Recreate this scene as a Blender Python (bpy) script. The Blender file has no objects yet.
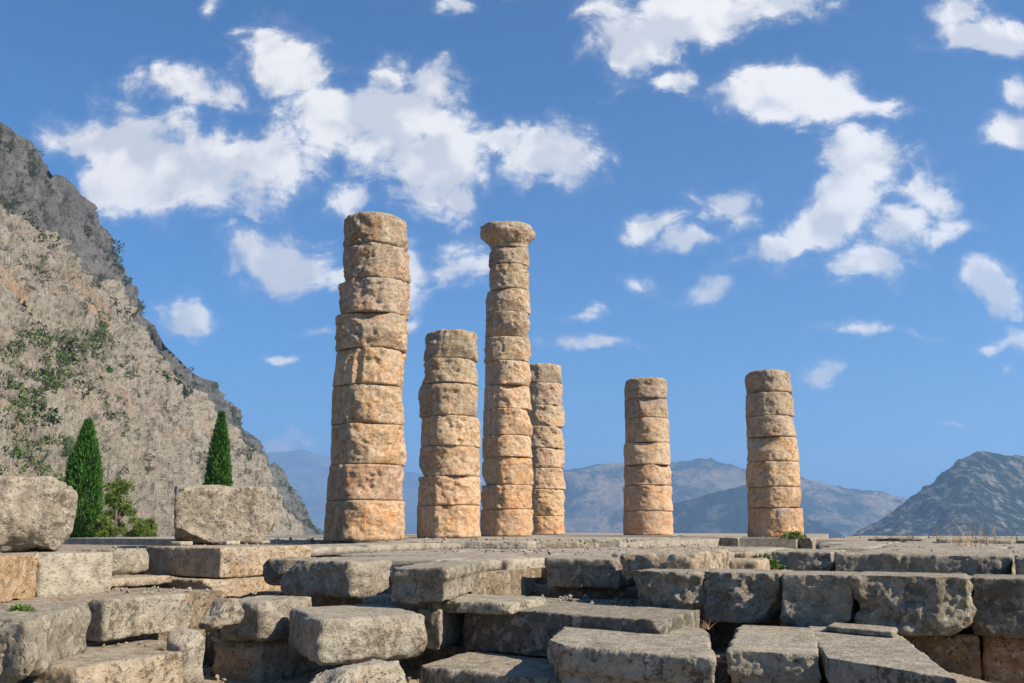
import bpy, math, random
import numpy as np
from mathutils import Vector

C = bpy.context.scene.collection
SC = bpy.context.scene
R = math.radians
F = 985.0
TH = R(10.6)
CAMZ = 0.33
CT, ST = math.cos(TH), math.sin(TH)
U = np.array([0.9, -0.43, 0.0]); U /= np.linalg.norm(U)     # along the temple's steps, to the right and nearer
V = np.array([0.43, 0.9, 0.0]); V /= np.linalg.norm(V)      # away from the viewer
SUN_AZ, SUN_EL = R(115.5), R(36.5)                           # azimuth clockwise from +Y

# ---------------------------------------------------------------- pixel helpers
def ray(px, py):
    xc, yc = (px-512.0)/F, (341.5-py)/F
    return np.array([xc, CT-yc*ST, ST+yc*CT])
def onz(px, py, z):
    d = ray(px, py); t = (z-CAMZ)/d[2]
    return np.array([0, 0, CAMZ])+d*t
def atY(px, py, Y):
    d = ray(px, py); return np.array([0, 0, CAMZ])+d*(Y/d[1])
def screen(p):
    x, y, z = p[0], p[1], p[2]-CAMZ
    w = y*CT+z*ST
    return 512+F*x/w, 341.5-F*(-y*ST+z*CT)/w
def march(p, d, px):
    if abs(screen(p)[0]-px) < 0.7: return p.copy()
    lo, hi = 0.0, 12.0
    s0 = screen(p)[0] < px
    for _ in range(40):
        m = (lo+hi)/2
        if (screen(p+d*m)[0] < px) == s0: lo = m
        else: hi = m
    return p+d*lo

# ---------------------------------------------------------------- noise
def _h(ix, iy, iz, seed):
    h = (ix.astype(np.int64)*374761393+iy.astype(np.int64)*668265263+iz.astype(np.int64)*2147483647+seed*1274126177) & 0xffffffff
    h = ((h ^ (h >> 13))*1274126177) & 0xffffffff
    h = ((h ^ (h >> 16))*2246822519) & 0xffffffff
    return ((h ^ (h >> 13)) & 0xffffff)/float(0xffffff)
def vn(p, seed=0):
    i = np.floor(p).astype(np.int64); f = p-i
    f = f*f*f*(f*(f*6-15)+10)
    x, y, z = i[:, 0], i[:, 1], i[:, 2]; a, b, c = f[:, 0], f[:, 1], f[:, 2]
    def L(u, v, t): return u+(v-u)*t
    n = L(L(L(_h(x, y, z, seed), _h(x+1, y, z, seed), a), L(_h(x, y+1, z, seed), _h(x+1, y+1, z, seed), a), b),
          L(L(_h(x, y, z+1, seed), _h(x+1, y, z+1, seed), a), L(_h(x, y+1, z+1, seed), _h(x+1, y+1, z+1, seed), a), b), c)
    return n*2-1
def fbm(p, o=4, seed=0, g=0.5, lac=2.03):
    s = 0; a = 1; t = 0
    for k in range(o):
        s = s+a*vn(p, seed+k*17); t += a; a *= g; p = p*lac+3.7
    return s/t
def ridged(p, o=4, seed=0, g=0.5):
    s = 0; a = 1; t = 0
    for k in range(o):
        s = s+a*(1-2*np.abs(vn(p, seed+k*17))); t += a; a *= g; p = p*2.05+1.9
    return s/t
def smooth(a, b, x):
    t = np.clip((x-a)/(b-a), 0, 1); return t*t*(3-2*t)

# ---------------------------------------------------------------- objects
def link(name, verts, faces, mat, loc=(0, 0, 0), parent=None, shade=True):
    me = bpy.data.meshes.new(name)
    verts = np.asarray(verts, dtype=np.float64)-np.asarray(loc, dtype=np.float64)
    me.vertices.add(len(verts)); me.vertices.foreach_set('co', verts.astype(np.float32).ravel())
    f = np.asarray(faces, dtype=np.int32)
    n = f.shape[1]
    me.loops.add(f.size); me.loops.foreach_set('vertex_index', f.ravel())
    me.polygons.add(len(f))
    me.polygons.foreach_set('loop_start', np.arange(len(f), dtype=np.int32)*n)
    me.update(calc_edges=True); me.validate()
    me.polygons.foreach_set('use_smooth', np.full(len(me.polygons), shade, dtype=bool))
    if mat: me.materials.append(mat)
    o = bpy.data.objects.new(name, me); C.objects.link(o)
    if parent is not None:
        o.parent = parent
        o.location = Vector(loc)-parent.location
    else:
        o.location = loc
    return o
def tag(o, label=None, cat=None, group=None, kind=None):
    if label: o['label'] = label
    if cat: o['category'] = cat
    if group: o['group'] = group
    if kind: o['kind'] = kind
    elif label: o['kind'] = 'thing'
    return o
def empty(name, loc):
    o = bpy.data.objects.new(name, None); C.objects.link(o); o.location = loc
    o.empty_display_size = 0.3
    return o

# ---------------------------------------------------------------- materials
class NT:
    def __init__(s, tree): s.t = tree; s.n = tree.nodes; s.l = tree.links
    def new(s, typ, **kw):
        n = s.n.new(typ)
        for k, v in kw.items(): setattr(n, k, v)
        return n
    def put(s, inp, v):
        if isinstance(v, bpy.types.NodeSocket): s.l.new(v, inp)
        elif isinstance(v, (tuple, list)) and len(v) == 3 and inp.type == 'RGBA': inp.default_value = (*v, 1)
        else: inp.default_value = v
    def math(s, op, a, b=None, c=None, clamp=False):
        n = s.new('ShaderNodeMath', operation=op, use_clamp=clamp)
        s.put(n.inputs[0], a)
        if b is not None: s.put(n.inputs[1], b)
        if c is not None: s.put(n.inputs[2], c)
        return n.outputs[0]
    def vmath(s, op, a, b=None):
        n = s.new('ShaderNodeVectorMath', operation=op)
        s.put(n.inputs[0], a)
        if b is not None: s.put(n.inputs[1], b)
        return n.outputs[1] if op in ('LENGTH', 'DOT_PRODUCT') else n.outputs[0]
    def noise(s, vec, scale, detail=4, rough=0.55, dist=0.0, lac=2.0):
        n = s.new('ShaderNodeTexNoise'); s.put(n.inputs['Vector'], vec)
        n.inputs['Scale'].default_value = scale; n.inputs['Detail'].default_value = detail
        n.inputs['Roughness'].default_value = rough; n.inputs['Distortion'].default_value = dist
        n.inputs['Lacunarity'].default_value = lac
        return n.outputs[0]
    def voronoi(s, vec, scale, feature='F1', rnd=1.0):
        n = s.new('ShaderNodeTexVoronoi', feature=feature); s.put(n.inputs['Vector'], vec)
        n.inputs['Scale'].default_value = scale; n.inputs['Randomness'].default_value = rnd
        return n.outputs[0]
    def map(s, v, a, b, c=0.0, d=1.0, interp='SMOOTHSTEP'):
        n = s.new('ShaderNodeMapRange', interpolation_type=interp)
        s.put(n.inputs[0], v)
        for k, x in zip((1, 2, 3, 4), (a, b, c, d)): s.put(n.inputs[k], x)
        return n.outputs[0]
    def mix(s, f, a, b, blend='MIX'):
        n = s.new('ShaderNodeMix', data_type='RGBA', blend_type=blend)
        s.put(n.inputs[0], f); s.put(n.inputs[6], a); s.put(n.inputs[7], b)
        return n.outputs[2]
    def scale(s, v, k):
        n = s.new('ShaderNodeVectorMath', operation='MULTIPLY'); s.put(n.inputs[0], v); n.inputs[1].default_value = k
        return n.outputs[0]

def mat(name, rough=0.9):
    m = bpy.data.materials.new(name); m.use_nodes = True
    nt = NT(m.node_tree); b = m.node_tree.nodes['Principled BSDF']
    b.inputs['Roughness'].default_value = rough
    b.inputs['Specular IOR Level'].default_value = 0.2
    return m, nt, b
def bump(nt, b, h, strength=0.6, dist=0.02):
    n = nt.new('ShaderNodeBump'); n.inputs['Strength'].default_value = strength; n.inputs['Distance'].default_value = dist
    nt.l.new(h, n.inputs['Height']); nt.l.new(n.outputs[0], b.inputs['Normal'])

def stone_mat(name, lichen=0.55, orange=0.35, pits=0.6, orange_col=(0.52, 0.29, 0.14), big=1.0, objcol=True, tint=(0.4, 0.35, 0.28), upgrey=0.0):
    m, nt, b = mat(name, 0.93)
    tc = nt.new('ShaderNodeTexCoord'); oi = nt.new('ShaderNodeObjectInfo')
    comb = nt.new('ShaderNodeCombineXYZ')
    for k, s_ in enumerate((91.0, 37.0, 53.0)):
        nt.l.new(nt.math('MULTIPLY', oi.outputs['Random'], s_), comb.inputs[k])
    p = nt.vmath('ADD', tc.outputs['Object'], comb.outputs[0])
    n1 = nt.noise(p, 1.1*big, 5, 0.6, 0.4)
    n2 = nt.noise(p, 5.5*big, 6, 0.65)
    n3 = nt.noise(p, 38, 5, 0.7)
    n4 = nt.noise(nt.vmath('ADD', p, (13.1, 5.2, 9.9)), 2.0*big, 5, 0.62, 0.6)
    n5 = nt.noise(nt.vmath('ADD', p, (3.1, 25.2, 1.9)), 14, 6, 0.7)
    vp = nt.voronoi(nt.vmath('ADD', p, nt.scale(nt.noise(p, 8, 3), (0.15,)*3)), 17)
    base = oi.outputs['Color'] if objcol else None
    if base is None:
        rgb = nt.new('ShaderNodeRGB'); rgb.outputs[0].default_value = (*tint, 1); base = rgb.outputs[0]
    v = nt.map(n2, 0.3, 0.72, 0.6, 1.3, 'LINEAR')
    col = nt.mix(1.0, base, nt.mix(v, (0, 0, 0), (1, 1, 1)), 'MULTIPLY')
    cv = nt.new('ShaderNodeVectorMath', operation='SCALE'); nt.put(cv.inputs[0], base); nt.put(cv.inputs[3], v)
    col = cv.outputs[0]
    oc = nt.mix(1.0, base, (1.25, 0.95, 0.66), 'MULTIPLY') if name == 'weathered_poros_drum' else orange_col
    col = nt.mix(nt.math('MULTIPLY', nt.map(n4, 0.47, 0.66), orange), col, oc)
    # grey crust
    grey = nt.map(nt.math('ADD', nt.math('MULTIPLY', n1, 0.6), nt.math('MULTIPLY', n2, 0.4)), 0.5, 0.62)
    col = nt.mix(nt.math('MULTIPLY', grey, 0.45), col, (0.33, 0.31, 0.27))
    dk = nt.map(nt.math('ADD', nt.math('MULTIPLY', n4, 0.4), nt.math('MULTIPLY', n5, 0.6)), 0.505, 0.575)
    col = nt.mix(nt.math('MULTIPLY', dk, nt.math('MULTIPLY', nt.map(oi.outputs['Random'], 0, 1, 0.45, 1.15, 'LINEAR'), lichen)), col, (0.075, 0.066, 0.05))
    n6 = nt.noise(nt.vmath('ADD', p, (63.1, 5.2, 1.9)), 6.5, 8, 0.72, 0.3)
    col = nt.mix(nt.math('MULTIPLY', nt.map(n6, 0.53, 0.6), 0.55), col, (0.52, 0.46, 0.36))
    col = nt.mix(nt.math('MULTIPLY', nt.map(n6, 0.44, 0.36), lichen), col, (0.15, 0.125, 0.09))
    gm = nt.new('ShaderNodeNewGeometry'); sn = nt.new('ShaderNodeSeparateXYZ'); nt.l.new(gm.outputs['Normal'], sn.inputs[0])
    up = nt.map(sn.outputs[2], 0.55, 0.92)  # mask of upward-facing surfaces, mixed paler below
    col = nt.mix(nt.math('MULTIPLY', up, 0.5), col, nt.mix(nt.map(n2, 0.35, 0.65), (0.33, 0.28, 0.21), (0.47, 0.41, 0.31)))
    # pale specks
    sp = nt.map(n3, 0.62, 0.7)
    col = nt.mix(nt.math('MULTIPLY', sp, 0.45), col, (0.6, 0.55, 0.46))
    pit = nt.map(vp, 0.06, 0.3, 1.0, 0.0)
    col = nt.mix(nt.math('MULTIPLY', pit, pits*0.6), col, (0.1, 0.08, 0.055))
    nt.l.new(col, b.inputs['Base Color'])
    h = nt.math('ADD', nt.math('MULTIPLY', n5, 1.0), nt.math('MULTIPLY', n3, 0.45))
    h = nt.math('SUBTRACT', h, nt.math('MULTIPLY', pit, pits))
    bump(nt, b, h, 1.0, 0.05)
    return m

M = {}
M['lime'] = stone_mat('weathered_limestone', 0.75, 0.2, 0.3, (0.42, 0.29, 0.17))
M['poros'] = stone_mat('porous_conglomerate', 0.45, 0.6, 0.85, (0.5, 0.3, 0.15))
M['drum'] = stone_mat('weathered_poros_drum', 0.45, 0.75, 0.6, (0.68, 0.38, 0.19))
M['pave'] = stone_mat('worn_paving_stone', 0.35, 0.1, 0.25, objcol=False, tint=(0.36, 0.32, 0.255))
M['core'] = stone_mat('rubble_masonry', 0.6, 0.5, 0.9, objcol=False, tint=(0.26, 0.2, 0.13))

def ground_mat():
    m, nt, b = mat('dry_ground', 0.95)
    tc = nt.new('ShaderNodeTexCoord'); p = tc.outputs['Object']
    a = nt.noise(p, 0.8, 6, 0.6); c = nt.noise(p, 12, 5, 0.7); v = nt.voronoi(p, 30)
    col = nt.mix(nt.map(a, 0.35, 0.65), (0.4, 0.32, 0.22), (0.3, 0.23, 0.15))
    col = nt.mix(nt.map(c, 0.55, 0.7), col, (0.46, 0.4, 0.31))
    # beyond the ruins the ground is scrub
    ln = nt.vmath('LENGTH', p)
    sc_ = nt.mix(nt.map(nt.noise(p, 0.02, 8, 0.7), 0.42, 0.58), (0.07, 0.085, 0.035), (0.3, 0.25, 0.17))
    col = nt.mix(nt.map(ln, 60, 160), col, sc_)
    nt.l.new(col, b.inputs['Base Color'])
    bump(nt, b, nt.math('SUBTRACT', nt.math('ADD', c, nt.noise(p, 60, 3)), nt.map(v, 0.1, 0.4, 0.5, 0)), 0.7, 0.03)
    return m
M['ground'] = ground_mat()

def hill_mat(name, c1, c2, veg, vs, vt, orange=0.0, streak=0.05, bscale=1.0, zs=0.24):
    m, nt, b = mat(name, 0.95)
    tc = nt.new('ShaderNodeTexCoord'); p = tc.outputs['Object']
    ps = nt.scale(p, (1, 1, zs))
    a = nt.noise(ps, streak, 8, 0.65, 0.3)
    c = nt.noise(ps, streak*6, 8, 0.7)
    col = nt.mix(nt.map(a, 0.38, 0.62), c1, c2)
    col = nt.mix(nt.map(c, 0.51, 0.66), col, tuple(x*0.36 for x in c1))
    c2_ = nt.noise(nt.vmath('ADD', nt.scale(p, (1, 1, min(1.0, zs*2.3))), (7, 70, 700)), streak*22, 6, 0.75)
    col = nt.mix(nt.math('MULTIPLY', nt.map(c2_, 0.52, 0.62), 0.7), col, tuple(x*0.3 for x in c1))
    if zs < 1: col = nt.mix(nt.math('MULTIPLY', nt.map(c2_, 0.42, 0.34), 0.6), col, tuple(min(0.6, x*1.3) for x in c1))
    if orange:
        o_ = nt.noise(nt.vmath('ADD', ps, (300, 20, 11)), streak*0.9, 6, 0.6, 0.5)
        col = nt.mix(nt.math('MULTIPLY', nt.map(o_, 0.53, 0.68), orange), col, (0.6, 0.36, 0.2))
    vg = nt.noise(nt.vmath('ADD', p if zs < 0.3 else nt.scale(p, (1, 1, 0.5)), (50, 70, 90)), vs, 9, 0.72)
    col = nt.mix(nt.map(vg, vt-0.03, vt+0.07), col, veg)
    nt.l.new(col, b.inputs['Base Color'])
    bump(nt, b, nt.math('ADD', c, nt.noise(ps, streak*25, 6, 0.7)), 1.0, bscale)
    return m
M['cliff'] = hill_mat('pale_cliff_rock', (0.5, 0.44, 0.35), (0.4, 0.35, 0.275), (0.1, 0.11, 0.045), 0.05, 0.6, 0.55, 0.045, 2.5)
M['greyrock'] = hill_mat('shaded_grey_scrub_rock', (0.27, 0.26, 0.235), (0.2, 0.19, 0.17), (0.05, 0.06, 0.03), 0.06, 0.54, 0.0, 0.04, 4)  # grey limestone and scrub, with the slope's shade painted into the grey
M['hillright'] = hill_mat('forested_hill', (0.42, 0.39, 0.32), (0.12, 0.12, 0.08), (0.02, 0.034, 0.018), 0.03, 0.44, 0, 0.04, 7, 0.5)
M['hillmid'] = hill_mat('scrubby_hill', (0.42, 0.31, 0.19), (0.15, 0.14, 0.085), (0.03, 0.045, 0.022), 0.003, 0.48, 0, 0.004, 20, 0.5)
M['hillspur'] = hill_mat('dark_spur', (0.2, 0.18, 0.13), (0.07, 0.075, 0.045), (0.022, 0.034, 0.02), 0.01, 0.43, 0, 0.01, 20, 1.4)
M['hillfar'] = hill_mat('distant_mountain', (0.24, 0.22, 0.17), (0.15, 0.15, 0.1), (0.05, 0.06, 0.04), 0.001, 0.5, 0, 0.001, 60)

def leaf_mat(name, c1, c2, scale=3.0):
    m, nt, b = mat(name, 0.6)
    g = nt.new('ShaderNodeNewGeometry'); tc = nt.new('ShaderNodeTexCoord')
    f = nt.math('ADD', nt.math('MULTIPLY', g.outputs['Random Per Island'], 0.6), nt.math('MULTIPLY', nt.noise(tc.outputs['Object'], scale, 4), 0.5))
    nt.l.new(nt.mix(nt.map(f, 0.2, 0.85), c1, c2), b.inputs['Base Color'])
    b.inputs['Subsurface Weight'].default_value = 0.0
    return m
M['cypress'] = leaf_mat('cypress_leaves', (0.018, 0.06, 0.01), (0.065, 0.17, 0.025))
M['pine'] = leaf_mat('pine_needles', (0.055, 0.1, 0.015), (0.16, 0.22, 0.045))
M['scrub'] = leaf_mat('scrub_leaves', (0.025, 0.04, 0.01), (0.065, 0.085, 0.02), 0.05)
M['greenscrub'] = leaf_mat('green_scrub_leaves', (0.05, 0.085, 0.018), (0.1, 0.14, 0.035), 0.05)
M['weed'] = leaf_mat('weed_leaves', (0.05, 0.12, 0.02), (0.13, 0.2, 0.04))
M['straw'] = leaf_mat('dry_straw', (0.33, 0.19, 0.1), (0.52, 0.36, 0.2))
M['bark'], _nt, _b = mat('grey_bark'); _b.inputs['Base Color'].default_value = (0.13, 0.1, 0.075, 1)

# ---------------------------------------------------------------- rock builder
def lattice(nx, ny, nz):
    idx = -np.ones((nx+1, ny+1, nz+1), dtype=np.int64)
    I, J, K = np.meshgrid(np.arange(nx+1), np.arange(ny+1), np.arange(nz+1), indexing='ij')
    s = (I == 0) | (I == nx) | (J == 0) | (J == ny) | (K == 0) | (K == nz)
    pts = np.stack([I[s]/nx, J[s]/ny, K[s]/nz], 1)
    idx[s] = np.arange(len(pts))
    fs = []
    def q(g, flip):
        a, b_, c, d = g[:-1, :-1], g[1:, :-1], g[1:, 1:], g[:-1, 1:]
        f = np.stack([a.ravel(), b_.ravel(), c.ravel(), d.ravel()], 1)
        fs.append(f[:, ::-1] if flip else f)
    q(idx[:, :, 0], True); q(idx[:, :, nz], False)
    q(idx[:, 0, :], False); q(idx[:, ny, :], True)
    q(idx[0, :, :], True); q(idx[nx, :, :], False)
    return pts, np.concatenate(fs)

SEED = [11]
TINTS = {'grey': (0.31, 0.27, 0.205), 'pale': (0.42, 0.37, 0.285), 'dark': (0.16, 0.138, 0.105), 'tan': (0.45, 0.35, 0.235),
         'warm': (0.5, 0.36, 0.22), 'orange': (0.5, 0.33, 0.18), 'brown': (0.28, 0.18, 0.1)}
def rock(name, label, cat, Cp, Lp, Rp, z, h, tint='grey', mt='lime', rnd=0.02, amp=1.0, chips=4, chipd=0.07, lump=0.0,
         res=0.026, group='fallen and standing limestone blocks of the temple platform', cuts=(), ledge=None, top=0.35, seed=None, taper=0.0, parent=None, tilt=0.0, cracks=(), low=False):
    """Cp nearest top corner, Lp / Rp the ends of its two visible top edges (points); z top, h thickness."""
    SEED[0] += 7; sd = seed or SEED[0]; rg = random.Random(sd)
    e1, e2 = Rp-Cp, Lp-Cp       # e1 to the back-right, e2 to the left
    e1[2] = 0; e2[2] = 0
    a, b_ = np.linalg.norm(e1), np.linalg.norm(e2)
    u1, u2 = e1/a, e2/b_
    mn = lambda s: max(4, int(s/res))
    pts, fc = lattice(mn(a), mn(b_), mn(h))
    half = np.array([a/2, b_/2, h/2])
    q = (pts-0.5)*2*half
    off = np.array([rg.uniform(-50, 50) for _ in range(3)])
    rr = np.clip(rnd*(1.0+1.1*fbm(q*3+off, 3, sd)), 0.006, 0.9*half.min())[:, None]
    inner = np.clip(q, -(half-rr), half-rr)
    d = q-inner; n = d/np.maximum(np.linalg.norm(d, axis=1), 1e-9)[:, None]
    q = inner+n*rr
    # broken corners and edges
    for k in range(chips):
        s = np.array([rg.choice((-1, 1)), rg.choice((-1, 1)), rg.choice((-1, 1, 1))], dtype=float)
        if low: s[2] = -1
        if rg.random() < 0.35 and not low: s[rg.randrange(3)] *= rg.uniform(0, 0.25)
        nn = s*np.array([rg.uniform(0.4, 1) for _ in range(3)]); nn /= np.linalg.norm(nn)
        sup = np.abs(nn*half).sum()
        dd = sup-rg.uniform(0.5, 1.6)*chipd
        over = np.maximum(0, q@nn-dd-0.02*fbm(q*7+off, 3, sd+k))
        q = q-over[:, None]*nn
    for (nn, dd) in cuts:       # explicit cuts: normal in block axes, distance as a fraction of the support
        nn = np.array(nn, dtype=float); nn /= np.linalg.norm(nn)
        sup = np.abs(nn*half).sum()
        over = np.maximum(0, q@nn-dd*sup-0.035*fbm(q*5+off, 4, sd+3))
        q = q-over[:, None]*nn
    for (pos, w_, dep) in cracks:   # a crack running back from the near-left face: fraction of width, width, depth
        xx = (pos-0.5)*2*half[1]+0.03*fbm(q*np.array([4, 0, 6.])+off, 3, sd+77)
        g = np.clip(1-np.abs(q[:, 1]-xx)/w_, 0, 1)
        q = q-n*(g*dep)[:, None]
    sf = 1-(1-top)*smooth(0.75, 1.0, n[:, 2])          # tops are walked smooth
    lowf = fbm(q*1.7+off, 3, sd+5); mid = ridged(q*5+off, 4, sd+9, 0.6); fine = fbm(q*14+off, 4, sd+13, 0.7)
    pit = smooth(0.25, 0.6, fbm(q*8+off, 3, sd+21))
    tf = fbm(q*np.array([2.6, 2.6, 3.4])+off, 3, sd+61)*5; ter = (np.floor(tf)+smooth(0.42, 0.58, tf-np.floor(tf)))/5
    dsp = amp*(0.028*lowf+0.045*ter+0.014*mid+0.012*fine-0.018*pit)*sf+lump*fbm(q*2.2/max(half.max(), 0.3)+off, 2, sd+31)
    q = q+n*dsp[:, None]*np.array([1, 1, 0.15 if low else 1.0])
    if low: q[:, 2] = np.minimum(q[:, 2], half[2]+0.006*fbm(q*3+off, 3, sd+71))
    if ledge:
        fr, dep = ledge
        zz = half[2]*(2*fr-1)
        w = smooth(zz+0.015, zz-0.02, q[:, 2]+0.025*fbm(q*6+off, 3, sd+41))
        w = 1-smooth(zz-0.02, zz+0.015, q[:, 2]+0.025*fbm(q*6+off, 3, sd+41))
        rough = 0.7+0.5*fbm(q*9+off, 3, sd+51)
        q[:, 0] -= np.sign(q[:, 0])*w*dep*rough; q[:, 1] -= np.sign(q[:, 1])*w*dep*rough
    if taper:
        k = 1-taper*(0.5-q[:, 2]/(2*half[2]))
        q[:, 0] *= k; q[:, 1] *= k
    if tilt: q[:, 2] += q[:, 0]*tilt
    ctr = Cp+e1/2+e2/2; ctr[2] = z-h/2
    w = ctr+q[:, 0:1]*u1+q[:, 1:2]*u2+q[:, 2:3]*np.array([0, 0, 1.0])
    if (np.cross(u1, u2))[2] < 0: fc = fc[:, ::-1]
    o = link(name, w, fc, M[mt], (ctr[0], ctr[1], z-h), parent)
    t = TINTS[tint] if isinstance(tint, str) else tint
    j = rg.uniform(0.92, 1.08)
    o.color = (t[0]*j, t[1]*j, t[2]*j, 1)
    if parent is None: tag(o, label, cat, group)
    return o

def blk(label, Cx, Lx, Rx, z, h, name='stone_block', cat='stone block', rot=0.0, **k):
    """Cx pixel of the nearest top corner; Lx/Rx: pixel column reached along the temple grid, ('m', metres), or a (px,py) pixel."""
    p = onz(Cx[0], Cx[1], z)
    cr_, sr_ = math.cos(R(rot)), math.sin(R(rot))
    def end(e, d):
        d = np.array([d[0]*cr_-d[1]*sr_, d[0]*sr_+d[1]*cr_, 0])
        if isinstance(e, tuple):
            if e[0] == 'm': return p+d*e[1]
            return onz(e[0], e[1], z)
        return march(p, d, e)
    return rock(name, label, cat, p, end(Lx, -U), end(Rx, V), z, h, **k)

# ================================================================ CAMERA, SKY, SUN
cam = bpy.data.cameras.new('camera'); co = bpy.data.objects.new('camera', cam); C.objects.link(co)
co.location = (0, 0, CAMZ); co.rotation_euler = (R(90)+TH, 0, 0)
cam.sensor_width = 36; cam.lens = F/1024*36; cam.clip_end = 60000; cam.clip_start = 0.1
SC.camera = co
sd_ = bpy.data.lights.new('sun', 'SUN'); so = bpy.data.objects.new('sun', sd_); C.objects.link(so)
sd_.energy = 4.6; sd_.angle = R(0.53); sd_.color = (1.0, 0.88, 0.72)
sdir = Vector((math.sin(SUN_AZ)*math.cos(SUN_EL), math.cos(SUN_AZ)*math.cos(SUN_EL), math.sin(SUN_EL)))
so.rotation_euler = sdir.to_track_quat('Z', 'Y').to_euler()
so.location = (20, -10, 30)

world = bpy.data.worlds.new('World'); SC.world = world; world.use_nodes = True
world.cycles.sampling_method = 'MANUAL'; world.cycles.sample_map_resolution = 512
wt = NT(world.node_tree); bg = world.node_tree.nodes['Background']
sky = wt.new('ShaderNodeTexSky', sky_type='NISHITA'); sky.sun_disc = False
sky.sun_elevation = SUN_EL; sky.sun_rotation = SUN_AZ; sky.altitude = 600; sky.air_density = 1.0; sky.dust_density = 0.8; sky.ozone_density = 2.5
WS = 0.064
bg.inputs['Strength'].default_value = WS
CLOUDS = [  # centre px, py, half width, half height, angle (deg, counterclockwise in the picture), weight
 (188, 165, 120, 62, -18, 1), (95, 135, 62, 24, -5, .8), (150, 170, 70, 45, 0, .9), (255, 160, 70, 50, 0, .9), (195, 92, 72, 20, -10, .85), (285, 65, 55, 38, -35, .95), (330, 115, 70, 45, -30, .9),
 (390, 110, 70, 55, -20, 1), (440, 160, 55, 58, -40, 1), (420, 90, 50, 35, -15, .8), (455, 195, 28, 25, -30, .8), (555, 155, 58, 44, 0, 1), (500, 145, 40, 24, -20, .75), (285, 258, 68, 38, -12, .95), (350, 280, 50, 26, -15, .7),
 (405, 275, 30, 40, 0, .7), (182, 314, 34, 26, -5, .8), (470, 262, 42, 34, 20, .7), (410, 318, 16, 10, 0, .6), (355, 193, 26, 16, 0, .6), (272, 447, 46, 18, 0, .7), (300, 440, 25, 12, 0, .5),
 (640, 45, 60, 36, 30, .95), (700, 10, 110, 32, 8, 1), (780, 5, 60, 22, 0, .8), (668, 78, 30, 17, -10, .7), (455, 3, 22, 14, 0, .8), (520, -8, 30, 14, 0, .7),
 (792, 95, 78, 32, -3, .95), (850, 105, 62, 20, 5, .75), (740, 92, 30, 20, 0, .6), (868, 165, 48, 42, 50, .95), (830, 215, 82, 34, 35, 1), (725, 205, 42, 34, -10, .85), (655, 222, 36, 14, 10, .6), (690, 238, 30, 14, 0, .6), (780, 248, 50, 26, 15, .85),
 (925, 195, 32, 40, 60, .75), (905, 225, 45, 28, 40, .7), (870, 262, 52, 30, 10, .75), (945, 235, 36, 14, 5, .55), (703, 289, 30, 14, 8, .65), (640, 278, 22, 9, 0, .55), (585, 340, 66, 10, 2, .65), (818, 377, 32, 16, 12, .75), (950, 431, 26, 6, 0, .5),
 (985, 40, 60, 20, 5, .8), (965, 10, 30, 22, 0, .6), (1015, 135, 34, 26, 0, .85), (1020, 95, 20, 22, 0, .7), (998, 288, 32, 28, -15, .85), (1020, 335, 34, 16, 5, .8), (990, 342, 20, 9, 0, .6), (585, 313, 28, 9, 15, .45), (322, 330, 14, 6, 0, .4), (288, 364, 18, 6, 0, .45), (88, 200, 16, 8, 0, .4), (1010, 368, 12, 7, 0, .4), (870, 330, 60, 6, 3, .35), (210, 8, 10, 14, 0, .45)]
tcw = wt.new('ShaderNodeTexCoord')
sepw = wt.new('ShaderNodeSeparateXYZ'); wt.l.new(tcw.outputs['Generated'], sepw.inputs[0])
yy = wt.math('MAXIMUM', sepw.outputs[1], 0.02)
cw = wt.new('ShaderNodeCombineXYZ')
wt.l.new(wt.math('DIVIDE', sepw.outputs[0], yy), cw.inputs[0]); wt.l.new(wt.math('DIVIDE', sepw.outputs[2], yy), cw.inputs[1])
pw = cw.outputs[0]
def cwarp(p, sc_, k, det=5):
    n = wt.new('ShaderNodeTexNoise'); wt.put(n.inputs['Vector'], p); n.inputs['Scale'].default_value = sc_; n.inputs['Detail'].default_value = det
    return wt.vmath('ADD', p, wt.scale(wt.vmath('SUBTRACT', n.outputs['Color'], (0.5, 0.5, 0.5)), (k, k, 0)))
pwp = cwarp(pw, 10, 0.065, 8)
fld = None
for (cx, cy, rx, ry, an, wgt) in CLOUDS:
    d0 = ray(cx, cy); a0, b0 = d0[0]/d0[1], d0[2]/d0[1]
    d1 = ray(cx+rx, cy); d2 = ray(cx, cy-ry)
    sx = abs(d1[0]/d1[1]-a0)*1.1; sy = abs(d2[2]/d2[1]-b0)*1.05
    mp = wt.new('ShaderNodeMapping', vector_type='TEXTURE'); wt.l.new(pwp, mp.inputs[0])
    mp.inputs['Location'].default_value = (a0, b0, 0); mp.inputs['Rotation'].default_value = (0, 0, R(an)); mp.inputs['Scale'].default_value = (sx, sy, 1)
    v_ = wt.math('MULTIPLY_ADD', wt.vmath('LENGTH', mp.outputs[0]), -wgt, wgt)
    fld = v_ if fld is None else wt.math('SMOOTH_MAX', fld, v_, 0.05)
nz1 = wt.noise(pw, 10, 12, 0.66, 0.1)
nz2 = wt.noise(wt.vmath('ADD', pw, (-0.02, -0.026, 0)), 9, 3, 0.5, 0.15)
nz4 = wt.noise(pw, 9, 3, 0.5, 0.15)
nz3 = wt.noise(pw, 5, 6, 0.55)
nzb = wt.noise(pwp, 26, 9, 0.6)
nzw = wt.noise(wt.scale(pwp, (1, 2.2, 1)), 14, 8, 0.62, 0.8)
dens = wt.math('ADD', fld, wt.math('MULTIPLY', wt.math('SUBTRACT', nz1, 0.5), 1.5))
dens = wt.math('ADD', dens, wt.math('MULTIPLY', wt.math('SUBTRACT', nzb, 0.5), 1.0))
dens = wt.math('ADD', dens, wt.math('MULTIPLY', wt.math('SUBTRACT', nzw, 0.5), 0.9))
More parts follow.
